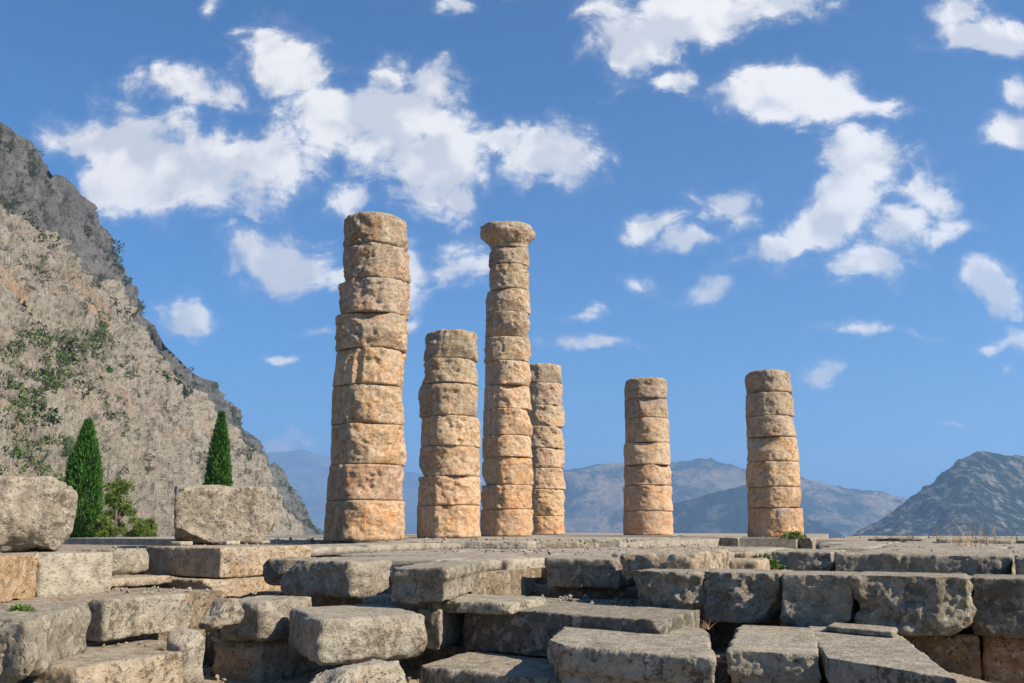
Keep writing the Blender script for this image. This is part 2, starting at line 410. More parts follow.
alpha = wt.math('ADD', wt.math('MULTIPLY', wt.map(dens, 0.1, 0.5), 0.72), wt.math('MULTIPLY', wt.map(dens, -0.12, 0.55, 0, 1), 0.28))
front = wt.map(sepw.outputs[1], 0.05, 0.3)
alpha = wt.math('MULTIPLY', wt.math('MULTIPLY', alpha, front), 0.93)
lit = wt.math('ADD', wt.math('MULTIPLY', wt.math('ADD', wt.math('MULTIPLY', wt.math('SUBTRACT', nz4, nz2), 4.5), wt.math('MULTIPLY', wt.math('SUBTRACT', nzb, 0.5), 1.6)), 1.0), wt.math('ADD', wt.math('MULTIPLY', nz3, 1.2), -0.1))
ccol = wt.mix(wt.map(lit, 0.1, 0.9), (6.7, 6.65, 6.8), (10.0, 9.5, 8.8))
skc = wt.mix(1.0, sky.outputs[0], (0.35, 0.76, 1.13), 'MULTIPLY')
wt.l.new(wt.mix(alpha, skc, ccol), bg.inputs['Color'])

SC.view_settings.view_transform = 'Standard'; SC.view_settings.look = 'None'; SC.view_settings.exposure = 0.85; SC.view_settings.gamma = 1
SC.render.engine = 'CYCLES'
SC.cycles.use_denoising = True
SC.cycles.max_bounces = 5; SC.cycles.diffuse_bounces = 3; SC.cycles.volume_bounces = 1
SC.cycles.transparent_max_bounces = 8

# ================================================================ TERRAIN
def ground():
    nr, na = 150, 240
    r = np.concatenate([[0.0], np.geomspace(1.0, 22000, nr)])
    an = np.linspace(0, 2*math.pi, na, endpoint=False)
    P = np.stack([np.outer(r, np.sin(an)), np.outer(r, np.cos(an)), np.zeros((nr+1, na))], -1).reshape(-1, 3)
    x, y = P[:, 0], P[:, 1]; rr = np.hypot(x, y)
    z = -1.42-smooth(55, 900, rr)*160*smooth(-0.6, 0.1, (x*0.5+y*0.86)/np.maximum(rr, 1))-smooth(800, 5000, rr)*260*smooth(-0.6, 0.1, (x*0.5+y*0.86)/np.maximum(rr, 1))
    z = z+0.05*fbm(P*0.6, 4, 3)*smooth(2, 6, rr)+smooth(60, 800, rr)*8*fbm(P*0.01, 4, 5)
    P[:, 2] = z
    f = []
    for i in range(nr):
        a = i*na+np.arange(na); b = i*na+(np.arange(na)+1) % na
        f.append(np.stack([a, a+na, b+na, b], 1))
    tag(link('ground', P, np.concatenate(f)[:, ::-1], M['ground']), kind='structure')
ground()

def interp(xs, pl): return np.interp(xs, [p[0] for p in pl], [p[1] for p in pl])
HILLS = {}
def hill(name, crest, depth, footd, footz, mt, px0, px1, nu, nv, amp, nsc, seed, back=0.6, prof=1.0, jag=0.0, stretch=0.45, g=0.5):
    """A ridge: crest outline (px,py) at depth(px), front slope down to a foot line, and a back slope."""
    us = np.linspace(px0, px1, nu)
    cy = interp(us, crest); D = interp(us, depth); FD = interp(us, footd); FZ = interp(us, footz)
    cr = np.array([atY(a, b, d) for a, b, d in zip(us, cy, D)])
    ft = np.array([atY(a, 500, d) for a, d in zip(us, FD)]); ft[:, 2] = FZ
    t = np.linspace(0, 1, nv); rows = []
    for k in t:
        gk = k**prof
        p = ft+(cr-ft)*gk; p[:, 2] = ft[:, 2]+(cr[:, 2]-ft[:, 2])*k
        rows.append(p)
    nb = max(6, nv//6)
    dirb = cr-ft; dirb[:, 2] = 0; dirb /= np.linalg.norm(dirb, axis=1)[:, None]
    for k in np.linspace(0, 1, nb+1)[1:]:
        Ht = (cr[:, 2]-FZ)
        p = cr+dirb*(Ht/back*k)[:, None]; p[:, 2] = cr[:, 2]-Ht*k
        rows.append(p)
    n = len(rows); P = np.array(rows)
    G1 = np.gradient(P, axis=0); G2 = np.gradient(P, axis=1)
    N = np.cross(G2.reshape(-1, 3), G1.reshape(-1, 3)); N /= np.maximum(np.linalg.norm(N, axis=1), 1e-9)[:, None]
    Q = P.reshape(-1, 3).copy()
    s = Q*np.array([1, 1, stretch])/nsc
    dsp = amp*(0.55*ridged(s, 5, seed, g)+0.45*fbm(s*0.5, 4, seed+3))
    if jag: dsp = dsp+jag*ridged(Q*np.array([1, 1, .5])/(nsc*0.22), 4, seed+8, 0.6)
    dsp = dsp-0.25*amp
    Q = Q+N*dsp[:, None]
    ar = np.arange(n*nu).reshape(n, nu)
    f = np.stack([ar[:-1, :-1].ravel(), ar[:-1, 1:].ravel(), ar[1:, 1:].ravel(), ar[1:, :-1].ravel()], 1)
    o = link(name, Q, f, M[mt]); tag(o, kind='structure')
    HILLS[name+str(seed)] = (Q.reshape(n, nu, 3), us, N.reshape(n, nu, 3), nv)
    return o
near_crest = [(-700, -80), (-300, 60), (0, 211), (40, 235), (74, 268), (114, 285), (145, 329), (161, 359), (188, 383), (222, 423), (256, 463), (289, 522), (310, 560), (400, 640)]
hill('cliff', near_crest, [(-700, 260), (0, 330), (150, 430), (310, 620), (400, 700)], [(-700, 90), (0, 120), (150, 200), (310, 480), (400, 600)],
     [(-700, -2), (0, -4), (150, -10), (310, -60), (400, -80)], 'cliff', -420, 400, 900, 380, 16, 26, 5, prof=0.8, jag=5.0, stretch=0.26, g=0.66)
grey_crest = [(-700, -250), (-300, -70), (0, 124), (60, 181), (101, 241), (138, 295), (165, 346), (195, 376), (222, 396), (252, 443), (283, 484), (320, 534), (345, 570), (450, 640)]
hill('mountain_shoulder', grey_crest, [(-700, 400), (0, 470), (150, 640), (320, 1100), (450, 1500)], [(-700, 330), (0, 380), (150, 480), (320, 800), (450, 1200)],
     [(-700, 0), (0, 0), (150, -20), (320, -90), (450, -120)], 'greyrock', -500, 440, 520, 200, 16, 40, 25, prof=0.9, jag=6, stretch=0.5, g=0.6)
hill('hill', [(780, 600), (850, 540), (880, 517), (905, 501), (935, 479), (958, 457), (975, 449), (990, 451), (1024, 459), (1100, 466), (1300, 480), (1600, 520)],
     [(780, 2400), (1024, 2900), (1600, 3400)], [(780, 1800), (1600, 2000)], [(780, -260), (1600, -260)], 'hillright', 800, 1600, 420, 170, 32, 260, 45, jag=8, stretch=0.8, g=0.6)
hill('hill', [(300, 560), (480, 520), (560, 474), (600, 468), (640, 466), (680, 463), (700, 461), (730, 465), (760, 472), (800, 478), (840, 486), (880, 492), (905, 500), (960, 530), (1100, 560)],
     [(300, 7000), (1100, 6000)], [(300, 4800), (1100, 4300)], [(300, -430), (1100, -430)], 'hillmid', 380, 1100, 460, 150, 90, 700, 65, jag=18, stretch=0.8, g=0.6)
hill('hill', [(560, 600), (620, 548), (660, 510), (690, 500), (720, 491), (745, 488), (770, 494), (800, 512), (840, 535), (900, 570)],
     [(560, 4200), (900, 4200)], [(560, 3300), (900, 3300)], [(560, -430), (900, -430)], 'hillspur', 560, 900, 200, 90, 50, 400, 85, jag=10, stretch=0.8, g=0.6)
hill('hill', [(150, 470), (240, 462), (275, 455), (300, 453), (330, 458), (400, 468), (430, 470), (480, 480), (520, 490), (600, 505), (700, 520)],
     [(150, 13000), (700, 13000)], [(150, 9500), (700, 9500)], [(150, -440), (700, -440)], 'hillfar', 120, 720, 260, 80, 160, 1600, 105, jag=20, stretch=1, g=0.55)

# ---------------------------------------------------------------- haze
def hazebox():
    x0, x1, y0, y1, z0, z1 = -15000, 15000, -300, 17500, -640, 1150
    v = [(x, y, z) for x in (x0, x1) for y in (y0, y1) for z in (z0, z1)]
    f = [(0, 1, 3, 2), (4, 6, 7, 5), (0, 4, 5, 1), (2, 3, 7, 6), (0, 2, 6, 4), (1, 5, 7, 3)]
    m = bpy.data.materials.new('haze_air'); m.use_nodes = True; nt = m.node_tree
    for n in list(nt.nodes):
        if n.type != 'OUTPUT_MATERIAL': nt.nodes.remove(n)
    pv = nt.nodes.new('ShaderNodeVolumePrincipled'); pv.inputs['Color'].default_value = (0.36, 0.62, 1.0, 1)
    pv.inputs['Density'].default_value = 1.25e-4; pv.inputs['Anisotropy'].default_value = 0.2
    nt.links.new(pv.outputs[0], [n for n in nt.nodes if n.type == 'OUTPUT_MATERIAL'][0].inputs['Volume'])
    o = link('haze', v, f, m, shade=False); tag(o, kind='stuff')
HAZE = True
if HAZE: hazebox()

# ================================================================ COLUMNS
def drum(name, parent, c0, c1, z0, z1, r0, r1, seed, tint, flutes=None, er=0.09, amp=1.0, gouges=3, prof=None, capround=0.0):
    rg = random.Random(seed); H = z1-z0
    nth, nz = 132, max(12, int(H/0.026))
    th = np.linspace(0, 2*math.pi, nth, endpoint=False); t = np.linspace(0, 1, nz+1)
    TT, Tz = np.meshgrid(th, t); TT = TT.ravel(); Tz = Tz.ravel()
    off = np.array([rg.uniform(-40, 40) for _ in range(3)])
    dirs = np.stack([np.cos(TT), np.sin(TT), 0*TT], 1)
    zz = z0+Tz*H
    r = r0+(r1-r0)*Tz if prof is None else np.interp(Tz, [p[0] for p in prof], [p[1] for p in prof])
    P = dirs*r[:, None]+np.stack([0*zz, 0*zz, zz], 1)
    q = P+off
    ex = er*(0.25+1.5*np.clip(0.5+fbm(np.stack([dirs[:, 0]*2, dirs[:, 1]*2, (Tz > 0.5)*7.0], 1)+off, 3, seed), 0, 1))
    if capround: ex = np.where(Tz > 0.5, ex+capround, ex)
    e = np.minimum(Tz, 1-Tz)*H
    k = np.clip(1-e/np.maximum(ex, 1e-3), 0, 1)
    dr = -0.75*ex*(1-np.sqrt(np.clip(1-k*k, 0, 1)))
    tf = fbm(q*2.6, 3, seed+7)*5; tr_ = (np.floor(tf)+smooth(0.42, 0.58, tf-np.floor(tf)))/5
    dr += amp*(0.06*fbm(q*1.7, 3, seed+1)+0.075*tr_+0.024*ridged(q*5, 4, seed+2, 0.6)+0.016*fbm(q*13, 4, seed+3, .65)-0.04*smooth(0.2, 0.5, fbm(q*5.5, 3, seed+4)))
    if flutes:
        a0, a1, dep = flutes
        w = smooth(0, 0.25, (TT-a0) % (2*math.pi))*smooth(0, 0.25, (a1-TT) % (2*math.pi))*(((TT-a0) % (2*math.pi)) < ((a1-a0) % (2*math.pi)))
        w = w*smooth(-0.55, -0.2, fbm(q*1.3, 2, seed+6))
        dr = dr*(1-0.55*w)-w*dep*np.abs(np.sin(10*TT))
    P = P+dirs*dr[:, None]
    for _ in range(gouges):
        a = rg.uniform(math.pi*0.95, math.pi*2.05); tilt_ = rg.choice((-1, 1))*rg.uniform(0.0, 0.9)
        nn = np.array([math.cos(a), math.sin(a), tilt_]); nn /= np.linalg.norm(nn)
        zc = z0+H*(0.5+0.5*np.sign(tilt_)*rg.uniform(0.3, 1)); sup = r0*math.hypot(nn[0], nn[1])
        dd = sup-rg.uniform(0.03, 0.13)+nn[2]*zc
        ov = np.maximum(0, P@nn-dd-0.025*fbm(q*5, 3, seed+9)); P = P-ov[:, None]*nn*np.array([1, 1, 0.3])
    if flutes and flutes[2] > 0.05:
        for aa, kk in ((1.09, 0.95), (1.27, 0.965)):
            nn = np.array([math.cos(math.pi*aa), math.sin(math.pi*aa), 0.0])
            ov = np.maximum(0, P@nn-kk*(r0+r1)/2-0.012*fbm(q*4, 3, seed+19)); P = P-ov[:, None]*nn
    cen = np.outer(1-Tz, np.array([c0[0], c0[1], 0]))+np.outer(Tz, np.array([c1[0], c1[1], 0]))
    side = P.reshape(nz+1, nth, 3).copy(); cenr = cen.reshape(nz+1, nth, 3)
    rows = [side+cenr]
    vs = (side+cenr).reshape(-1, 3)
    fs = []
    for i in range(nz):
        a = i*nth+np.arange(nth); b = i*nth+(np.arange(nth)+1) % nth
        fs.append(np.stack([a, b, b+nth, a+nth], 1))
    base = len(vs); extra = []
    for (ring, up) in ((nz, True), (0, False)):
        prev = ring*nth+np.arange(nth)
        cc = cenr[ring][0]; zr = side[ring]
        for s in (0.93, 0.8, 0.6, 0.4, 0.2, 0.03):
            p = zr.copy(); p[:, 0] *= s; p[:, 1] *= s
            zm = zr[:, 2].mean()
            p[:, 2] = zm+(zr[:, 2]-zm)*s+(0.02+0.04*(capround > 0))*fbm(p*4+off, 3, seed+12)*(1 if up else 0)+(0.5*capround*(1-s) if up else 0)
            p = p+cc
            ids = base+np.arange(nth); extra.append(p); base += nth
            nx = (np.arange(nth)+1) % nth
            f = np.stack([prev, prev[nx], ids[nx], ids], 1)
            fs.append(f if up else f[:, ::-1]); prev = ids
    vs = np.concatenate([vs]+extra)
    o = link(name, vs, np.concatenate(fs), M['drum'], (c0[0], c0[1], z0), parent)
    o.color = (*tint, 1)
    return o

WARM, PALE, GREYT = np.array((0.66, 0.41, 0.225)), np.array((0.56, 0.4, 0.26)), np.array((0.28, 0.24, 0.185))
def column(label, Y, joints, seed, fl=None, warm=(0.0, 0.55), capital=False, er=0.08, am=1.0):
    """joints: list of (py, xl, xr) from the base upwards."""
    pts = []
    for (py, xl, xr) in joints:
        c = atY((xl+xr)/2, py, Y); w = atY(xr, py, Y)[0]-atY(xl, py, Y)[0]
        c[2] = atY((xl+xr)/2, py, Y-w/2*0.95)[2]
        pts.append((c, w/2*0.985))
    z0 = 0.0
    root = empty('stone_column', (pts[0][0][0], Y, 0)); bpy.context.view_layer.update()
    tag(root, label, 'column', 'standing columns of the temple')
    rg = random.Random(seed)
    n = len(pts)-1
    for i in range(n):
        (c0, r0), (c1, r1) = pts[i], pts[i+1]
        za = 0.0 if i == 0 else c0[2]+0.004
        zb = c1[2]-0.004
        fh = (i+0.5)/n
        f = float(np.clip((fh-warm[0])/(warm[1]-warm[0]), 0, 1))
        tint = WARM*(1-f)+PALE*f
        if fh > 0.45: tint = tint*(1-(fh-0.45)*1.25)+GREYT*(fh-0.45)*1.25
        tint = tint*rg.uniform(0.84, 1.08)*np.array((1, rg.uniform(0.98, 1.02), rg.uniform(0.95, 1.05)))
        dx = rg.uniform(-0.02, 0.02)
        last = i == n-1
        iscap = capital and last
        flt = fl[i] if fl and i < len(fl) else None
        prof = None
        if iscap:
            prof = [(0, r0*0.98), (0.18, r0*1.0), (0.5, r1*0.96), (0.68, r1*1.04), (1, r1*1.0)]
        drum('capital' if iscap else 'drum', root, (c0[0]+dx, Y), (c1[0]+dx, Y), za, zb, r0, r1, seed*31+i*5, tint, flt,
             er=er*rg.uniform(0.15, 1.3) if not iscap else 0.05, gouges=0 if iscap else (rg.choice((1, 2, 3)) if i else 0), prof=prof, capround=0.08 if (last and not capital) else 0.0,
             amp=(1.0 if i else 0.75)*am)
    return root

LF = (math.pi*0.8, math.pi*1.4, 0.085)
column('thick broken column nearest the left edge, of nine bulging drums, leaning slightly right', 23.0,
       [(540, 321.5, 404), (500, 325, 403.5), (464, 328.5, 403.5), (423, 331, 402.5), (383.5, 332.5, 404), (346.5, 335.5, 407), (311, 337.5, 408), (277, 341, 409), (242.7, 344.5, 408), (210.5, 346.5, 408)],
       3, [LF, LF, LF, LF, (math.pi*0.8, math.pi*1.55, 0.085), None, None, None, None], er=0.085, am=1.25)
column('medium height broken column between the thickest column and the tallest one', 28.8,
       [(538, 415, 480), (505, 416, 479), (475.6, 417.5, 479), (445.6, 419, 478.5), (415, 420.5, 478), (382, 422.5, 478), (357.6, 424, 477), (328.5, 425.5, 476.5)], 5, [LF, LF, LF, LF, None, None, None], er=0.055, am=1.15)
column('tallest column, the only one still crowned by its round capital', 33.5,
       [(535.9, 480, 533.3), (509, 480.5, 533), (484.6, 481, 532.7), (456.6, 481.6, 532.7), (434.5, 482, 532), (408, 482.7, 531.7), (384, 484, 531), (359.7, 485, 530), (336, 485.5, 529.5), (310.6, 486.5, 529), (288, 487.5, 529), (263, 489, 528.5), (246, 491, 528), (220.5, 481.5, 533.5)],
       7, [LF]*7, capital=True, er=0.06, am=1.1)
column('slim broken column standing partly behind the tallest one with the capital', 41.5,
       [(534.8, 519, 564.5), (516, 519, 564.5), (488.8, 519.5, 564), (467.7, 520, 563.5), (447.7, 520.5, 563.5), (425.6, 521, 563), (404.5, 521.5, 562.8), (382, 522, 562.5), (363, 522.5, 562)], 9, [LF]*4, er=0.06, am=1.2)
column('broken column standing alone in the gap to the right of the tall group', 37.0,
       [(535, 623.3, 673), (511, 623.5, 672.5), (485, 623.7, 671), (464.3, 623.8, 670), (442, 624, 669.3), (417, 624.2, 668), (397.6, 624.3, 667), (377, 624, 666.2)], 11, [None, None, None, None, LF, LF, None], er=0.045, am=0.7)
column('rightmost broken column, set apart from all the others', 31.0,
       [(535.6, 748.2, 802.8), (508, 748, 801), (486.7, 747.8, 799.5), (461, 747.5, 798), (436, 746.8, 796), (415, 746, 793.8), (391.5, 745.8, 792), (369, 746, 789)], 13, None, er=0.05, am=0.7)

# ================================================================ PLATFORM MASSES (structure)
def uv(u, v): return U*u+V*v
def prism(name, uvs, z0, z1, mt, res=0.12, amp=0.03, seed=1):
    """flat masonry mass with a rough outline: polygon in temple-grid metres (u,v)"""
    import bmesh
    bm = bmesh.new()
    vs = [bm.verts.new((uv(a, b)[0], uv(a, b)[1], z1)) for a, b in uvs]
    f = bm.faces.new(vs)
    if f.normal.z < 0 or True:
        bm.normal_update()
        if f.normal.z < 0: f.normal_flip()
    r = bmesh.ops.extrude_face_region(bm, geom=[f])
    for v in [g for g in r['geom'] if isinstance(g, bmesh.types.BMVert)]: v.co.z = z0
    bmesh.ops.recalc_face_normals(bm, faces=bm.faces)
    me = bpy.data.meshes.new(name); bm.to_mesh(me); bm.free()
    me.materials.append(M[mt]); o = bpy.data.objects.new(name, me); C.objects.link(o)
    tag(o, kind='structure'); return o
exec_platform = True

def uvof(p): return (float(np.dot(p, U)), float(np.dot(p, V)))
# floor of the temple: paving in slabs with joints, modelled as one paved surface
def paving(name, u0, u1, v0, v1, z, seed, su=1.7, sv=0.95, th=0.14):
    rg = random.Random(seed); VS, FS = [], []; nb = 0
    v = v0
    while v < v1-0.05:
        w = min(sv*rg.uniform(0.8, 1.25), v1-v); u = u0-rg.uniform(0, 1) if False else u0
        while u < u1-0.05:
            l = min(su*rg.uniform(0.6, 1.4), u1-u)
            if u1-(u+l) < 0.4: l = u1-u
            pts, fc = lattice(max(2, int(l/0.12)), max(2, int(w/0.12)), 2)
            g = 0.008
            q = np.stack([u+g+(l-2*g)*pts[:, 0], v+g+(w-2*g)*pts[:, 1], pts[:, 2]], 1)
            ed = np.minimum.reduce([pts[:, 0]*l, (1-pts[:, 0])*l, pts[:, 1]*w, (1-pts[:, 1])*w])
            zz = z-th*(1-pts[:, 2])
            zz = zz+(pts[:, 2] > 0.9)*(rg.uniform(-0.012, 0.012)+(pts[:, 0]-.5)*rg.uniform(-.015, .015)-0.02*(ed < 0.01)+0.018*fbm(q*1.5+seed, 4, seed)-0.03*smooth(.25, .6, fbm(q*1.1+9, 3, seed)))
            P = q[:, 0:1]*U+q[:, 1:2]*V; P[:, 2] = zz
            VS.append(P); FS.append(fc+nb); nb += len(P)
            u += l
        v += w
    o = link(name, np.concatenate(VS), np.concatenate(FS), M['pave']); tag(o, kind='structure'); return o

# ---- masses that carry the blocks
prism('temple_foundation', [(-22, 5), (-10.6, 5), (-10.6, 9.6), (-12.0, 9.6), (-12.0, 14.3), (-22, 14.3)], -1.5, -0.035, 'core')
prism('temple_foundation', [(-10.55, 5), (-9.15, 5), (-9.15, 10.35), (-10.55, 10.35)], -1.5, -0.5, 'core')
prism('temple_foundation', [(-10.5, 10.38), (-8.95, 10.38), (-8.95, 11.82), (-10.5, 11.82)], -1.5, -0.76, 'core')
prism('temple_foundation', [(-9.12, 5), (-8.1, 5), (-8.1, 8.7), (-9.12, 8.7)], -1.5, -0.94, 'core')
prism('temple_foundation', [(-8.9, 11.75), (-6.2, 11.75), (-6.2, 14.0), (-3.9, 14.0), (-3.9, 30), (-10.57, 30), (-10.57, 13.2), (-8.9, 13.2)], -1.5, -0.29, 'core')
prism('temple_foundation', [(-11.95, 11.9), (-10.6, 11.9), (-10.6, 17), (-11.95, 17)], -1.5, -0.1, 'core')
prism('temple_foundation', [(-10.5, 11.85), (-8.93, 11.85), (-8.93, 13.1), (-10.5, 13.1)], -1.5, -0.62, 'core')
prism('temple_foundation', [(-6.15, 12.3), (-3.9, 12.3), (-3.9, 13.95), (-6.15, 13.95)], -1.5, -0.68, 'core')
prism('temple_foundation', [(-3.85, 12.5), (14, 12.5), (14, 44), (-3.85, 44)], -1.5, -0.4, 'core')
prism('temple_foundation', [(-7.2, 11.0), (-2.5, 11.0), (-2.5, 12.27), (-7.2, 12.27)], -1.5, -1.12, 'core')
prism('stylobate', [(-13.2, 18.95), (-7.6, 21.55), (-6.6, 28.3), (-4.9, 28.5), (-4.9, 33.5), (-6.5, 46), (-24, 46), (-24, 18.95)], -1.5, -0.012, 'pave')
paving('temple_floor', -12.0, -10.2, 13.4, 18.9, -0.02, 4)
paving('temple_floor', -8.85, -6.35, 12.0, 14.2, -0.14, 5)
paving('temple_floor', -10.15, -4.4, 14.25, 19.0, -0.14, 6)
paving('temple_floor', -12.4, -4.2, 19.05, 24, -0.14, 7)
paving('temple_floor', -2.0, 13.5, 15.7, 42, -0.055, 8, su=2.4, sv=1.5, th=0.3)
paving('temple_floor', -2.95, -2.02, 19.2, 24, -0.055, 9, th=0.3)
paving('temple_floor', -3.7, -2.02, 24.02, 30, -0.055, 10, th=0.3)
paving('temple_floor', -4.8, -2.02, 30.02, 42, -0.055, 12, th=0.3)

ps = []
# ---- two big stones standing on the left wing
p = onz(-40, 553.5, 0.0); Rp = onz(74, 552, 0.0); Bk = np.array([-0.42, 0.9, 0])*1.35
rock('stone_boulder', 'big rounded grey boulder resting on the left wing in front of the tall cypress', 'boulder', p, p+Bk, Rp, 0.95, 0.94, tint=(0.35, 0.3, 0.225), rnd=0.3, amp=1.1, chips=7, chipd=0.16, lump=0.04, top=0.9, taper=0.05, cuts=[((1, 0, -0.8), 0.78), ((1, 0, 1.0), 0.88), ((1, -1, 0), 0.85)], group='big stones standing on the left wing')
p = onz(171, 543.9, 0.04); Rp = onz(276, 542.9, 0.04); Bk = np.array([-0.26, 0.96, 0])*1.6
rock('capital_block', 'big rough flat-topped stone raised on small pebbles above the warm corner wall', 'capital block', p, p+Bk, Rp, 1.0, 0.95, tint=(0.33, 0.28, 0.21), rnd=0.07, amp=1.1, chips=4, chipd=0.12, lump=0.04, taper=0.06, mt='lime', cuts=[((1, 0, -0.6), 0.84), ((-0.5, -0.6, -1.3), 0.78), ((1, 0, 1.1), 0.93)], group='big stones standing on the left wing')
for (px, py, s, lb) in ((227, 544.2, 0.22, 'little flat pale stone wedged under the big raised stone'), (262, 543.3, 0.16, 'smaller wedge stone under the far end of the big raised stone'), (180, 545.0, 0.2, 'dark wedge stone under the near corner of the big raised stone')):
    p = onz(px, py, 0.035)
    rock('wedge_stone', lb, 'stone', p, p-U*s, p+V*s*1.4, 0.085, 0.06, tint='pale', rnd=0.02, chips=2, chipd=0.02, amp=0.4, res=0.015, group='wedge stones')

# ---- left wing, faces turned to the sun
blk('crumbling orange conglomerate block below the rounded boulder', (-40, 561), ('m', 0.95), (40.5, 553.6), 0.0, 0.5, tint='orange', mt='poros', amp=1.5, chips=3)
blk('smooth grey block with a broken corner, beside the orange conglomerate block', (42, 554), ('m', 0.9), 114, 0.0, 0.52, tint='pale', amp=0.5, chips=5, chipd=0.1, rnd=0.03)
blk('small rounded end stone of the top left course, next to the smooth grey block', (113, 549.5), ('m', 0.9), 151, 0.0, 0.34, tint='grey', amp=0.8, rnd=0.1, chips=3)
blk('thin worn sandy slab lying on the left step under the rounded end stone', (108, 579), ('m', 0.75), 174, -0.37, 0.13, tint='tan', amp=0.6, rnd=0.05, chips=2)
blk('long smooth grey step block with a small hole, middle of the left steps', (106, 600), 85, 195, -0.45, 0.43, tint='pale', amp=0.5, rnd=0.025, chips=3, chipd=0.08)
blk('rounded lichen-covered block with a green weed on its top, at the left edge', (30, 619), ('m', 1.0), (92, 604), -0.45, 0.5, tint='grey', amp=1.0, rnd=0.1, chips=4, chipd=0.1, lump=0.03)
blk('pitted grey boulder bulging out at the left edge below the weed', (8, 637), ('m', 0.8), (60, 622), -0.6, 0.5, name='stone_boulder', cat='boulder', tint='grey', amp=1.5, rnd=0.16, chips=4, chipd=0.12, lump=0.06)
blk('long low sandy step block at the foot of the left steps', (78, 668), ('m', 1.0), 186, -0.9, 0.5, tint='tan', amp=0.7, rnd=0.05, chips=4, chipd=0.08)
blk('lowest rounded sandy stone in the bottom left corner', (-10, 705), ('m', 1.0), (90, 676), -1.05, 0.4, tint='tan', amp=0.8, rnd=0.1, chips=3)
blk('small pale upright stone leaning at the right end of the left steps', (187, 632), ('m', 0.35), 210, -0.74, 0.56, tint='pale', amp=0.8, rnd=0.09, chips=4, chipd=0.08)
# ---- the warm corner wall
blk('warm square corner block, one side in shade and one sunlit, under the big raised stone', (222, 547.5), 146, 311, 0.02, 0.43, tint=(0.5, 0.37, 0.24), mt='poros', amp=0.5, rnd=0.012, chips=1, chipd=0.04, cat='wall block', rot=-4)
blk('rough porous block in shade directly under the warm corner block', (220, 580.5), 150, ('m', 1.6), -0.425, 0.34, tint='warm', mt='poros', amp=1.5, rnd=0.03, chips=4, chipd=0.1)
blk('sloping pale lump of stone fallen against the porous block', (214, 601), 193, 250, -0.46, 0.32, name='rubble_stone', cat='rubble stone', tint='grey', amp=1.2, rnd=0.12, chips=5, chipd=0.14)
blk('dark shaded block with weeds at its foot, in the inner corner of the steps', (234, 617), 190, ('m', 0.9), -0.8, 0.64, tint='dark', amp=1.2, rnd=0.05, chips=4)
blk('rough rounded block with a sunlit top beside the dark inner corner', (264, 602), ('m', 0.75), 322, -0.52, 0.44, tint='grey', amp=1.3, rnd=0.08, chips=5, chipd=0.12)
blk('orange-brown porous block beneath the rough rounded block', (262, 643), ('m', 0.7), 322, -0.98, 0.46, tint='warm', mt='poros', amp=1.4, rnd=0.04, chips=4, chipd=0.1)
# ---- top step, centre left
blk('dark stone at the left end of the broken top slab', (288, 559.5), 262, ('m', 1.0), -0.12, 0.32, tint='dark', amp=1.1, rnd=0.05, chips=3)
blk('broken top slab with a rough dark front and sunlit right end, overhanging a dark gap', (352, 562), 281, 392, -0.12, 0.44, rot=-8, tint='grey', amp=1.5, rnd=0.05, chips=4, chipd=0.12, lump=0.02)
blk('top step block with a projecting ledge and smooth sunlit end, right of the overhanging slab', (447, 569), 388, (498, 559), -0.15, 0.37, tint='grey', amp=0.9, rnd=0.03, chips=3, ledge=(0.66, 0.06))
blk('wedge-shaped grey block with sloping sides in the middle of the top step', (509, 560), 494, 562, -0.15, 0.4, tint='pale', amp=0.7, rnd=0.03, chips=2, cuts=[((1, 0, 0.55), 0.8)])
blk('long top step block, smooth band above rough porous stone', (620, 559.5), 545, ('m', 0.9), -0.13, 0.39, tint='grey', amp=0.7, rnd=0.02, chips=2, ledge=(0.72, 0.035))
blk('lumpy worn stone slab behind the left end of the thick overhanging row', (694, 553.5), 617, ('m', 2.2), -0.01, 0.36, tint='tan', amp=1.6, rnd=0.1, chips=5, chipd=0.12, lump=0.04)
# ---- second step
blk('thin dark slab edge showing under the broken top slab', (436, 599.5), 362, ('m', 0.8), -0.52, 0.16, tint='grey', amp=0.8, chips=2)
blk('thin pale slab on the second step below the wedge-shaped block', (512, 603), ('m', 1.7), ('m', 1.1), -0.53, 0.13, tint='pale', amp=0.5, rnd=0.03, chips=3)
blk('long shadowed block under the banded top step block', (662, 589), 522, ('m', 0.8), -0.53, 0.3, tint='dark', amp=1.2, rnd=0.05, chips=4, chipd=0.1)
blk('long second-step block with a flat pale top and dark pecked front face', (662, 621), (464, 606.5), ('m', 1.45), -0.62, 0.49, tint=(0.17, 0.15, 0.115), amp=0.8, rnd=0.015, chips=2, chipd=0.05, res=0.022)  # tint darkened to paint in the shade of the front face
blk('upright block with rounded dark front and narrow sunlit side, left of the pecked block', (441, 609.5), 416, (466, 603.5), -0.625, 0.47, tint='grey', amp=0.9, rnd=0.025, chips=1, chipd=0.06)
blk('large rounded sunlit boulder-like block above the crumbly foreground stone', (318, 620), (288, 607.5), (429, 613.5), -0.6, 0.46, tint='pale', amp=0.9, rnd=0.1, chips=4, chipd=0.09, lump=0.03, res=0.022, low=True)
blk('crumbly conglomerate stone in the foreground bottom centre left', (336, 675), 298, 406, -0.95, 0.5, name='stone_boulder', cat='boulder', tint='pale', mt='poros', amp=1.8, rnd=0.14, chips=5, chipd=0.14, lump=0.04, res=0.02)
blk('low flat-topped block at the bottom edge in front of the pecked block', (600, 684), (414, 666), ('m', 1.35), -1.12, 0.36, tint='grey', amp=0.9, rnd=0.03, chips=4, chipd=0.08, res=0.022)
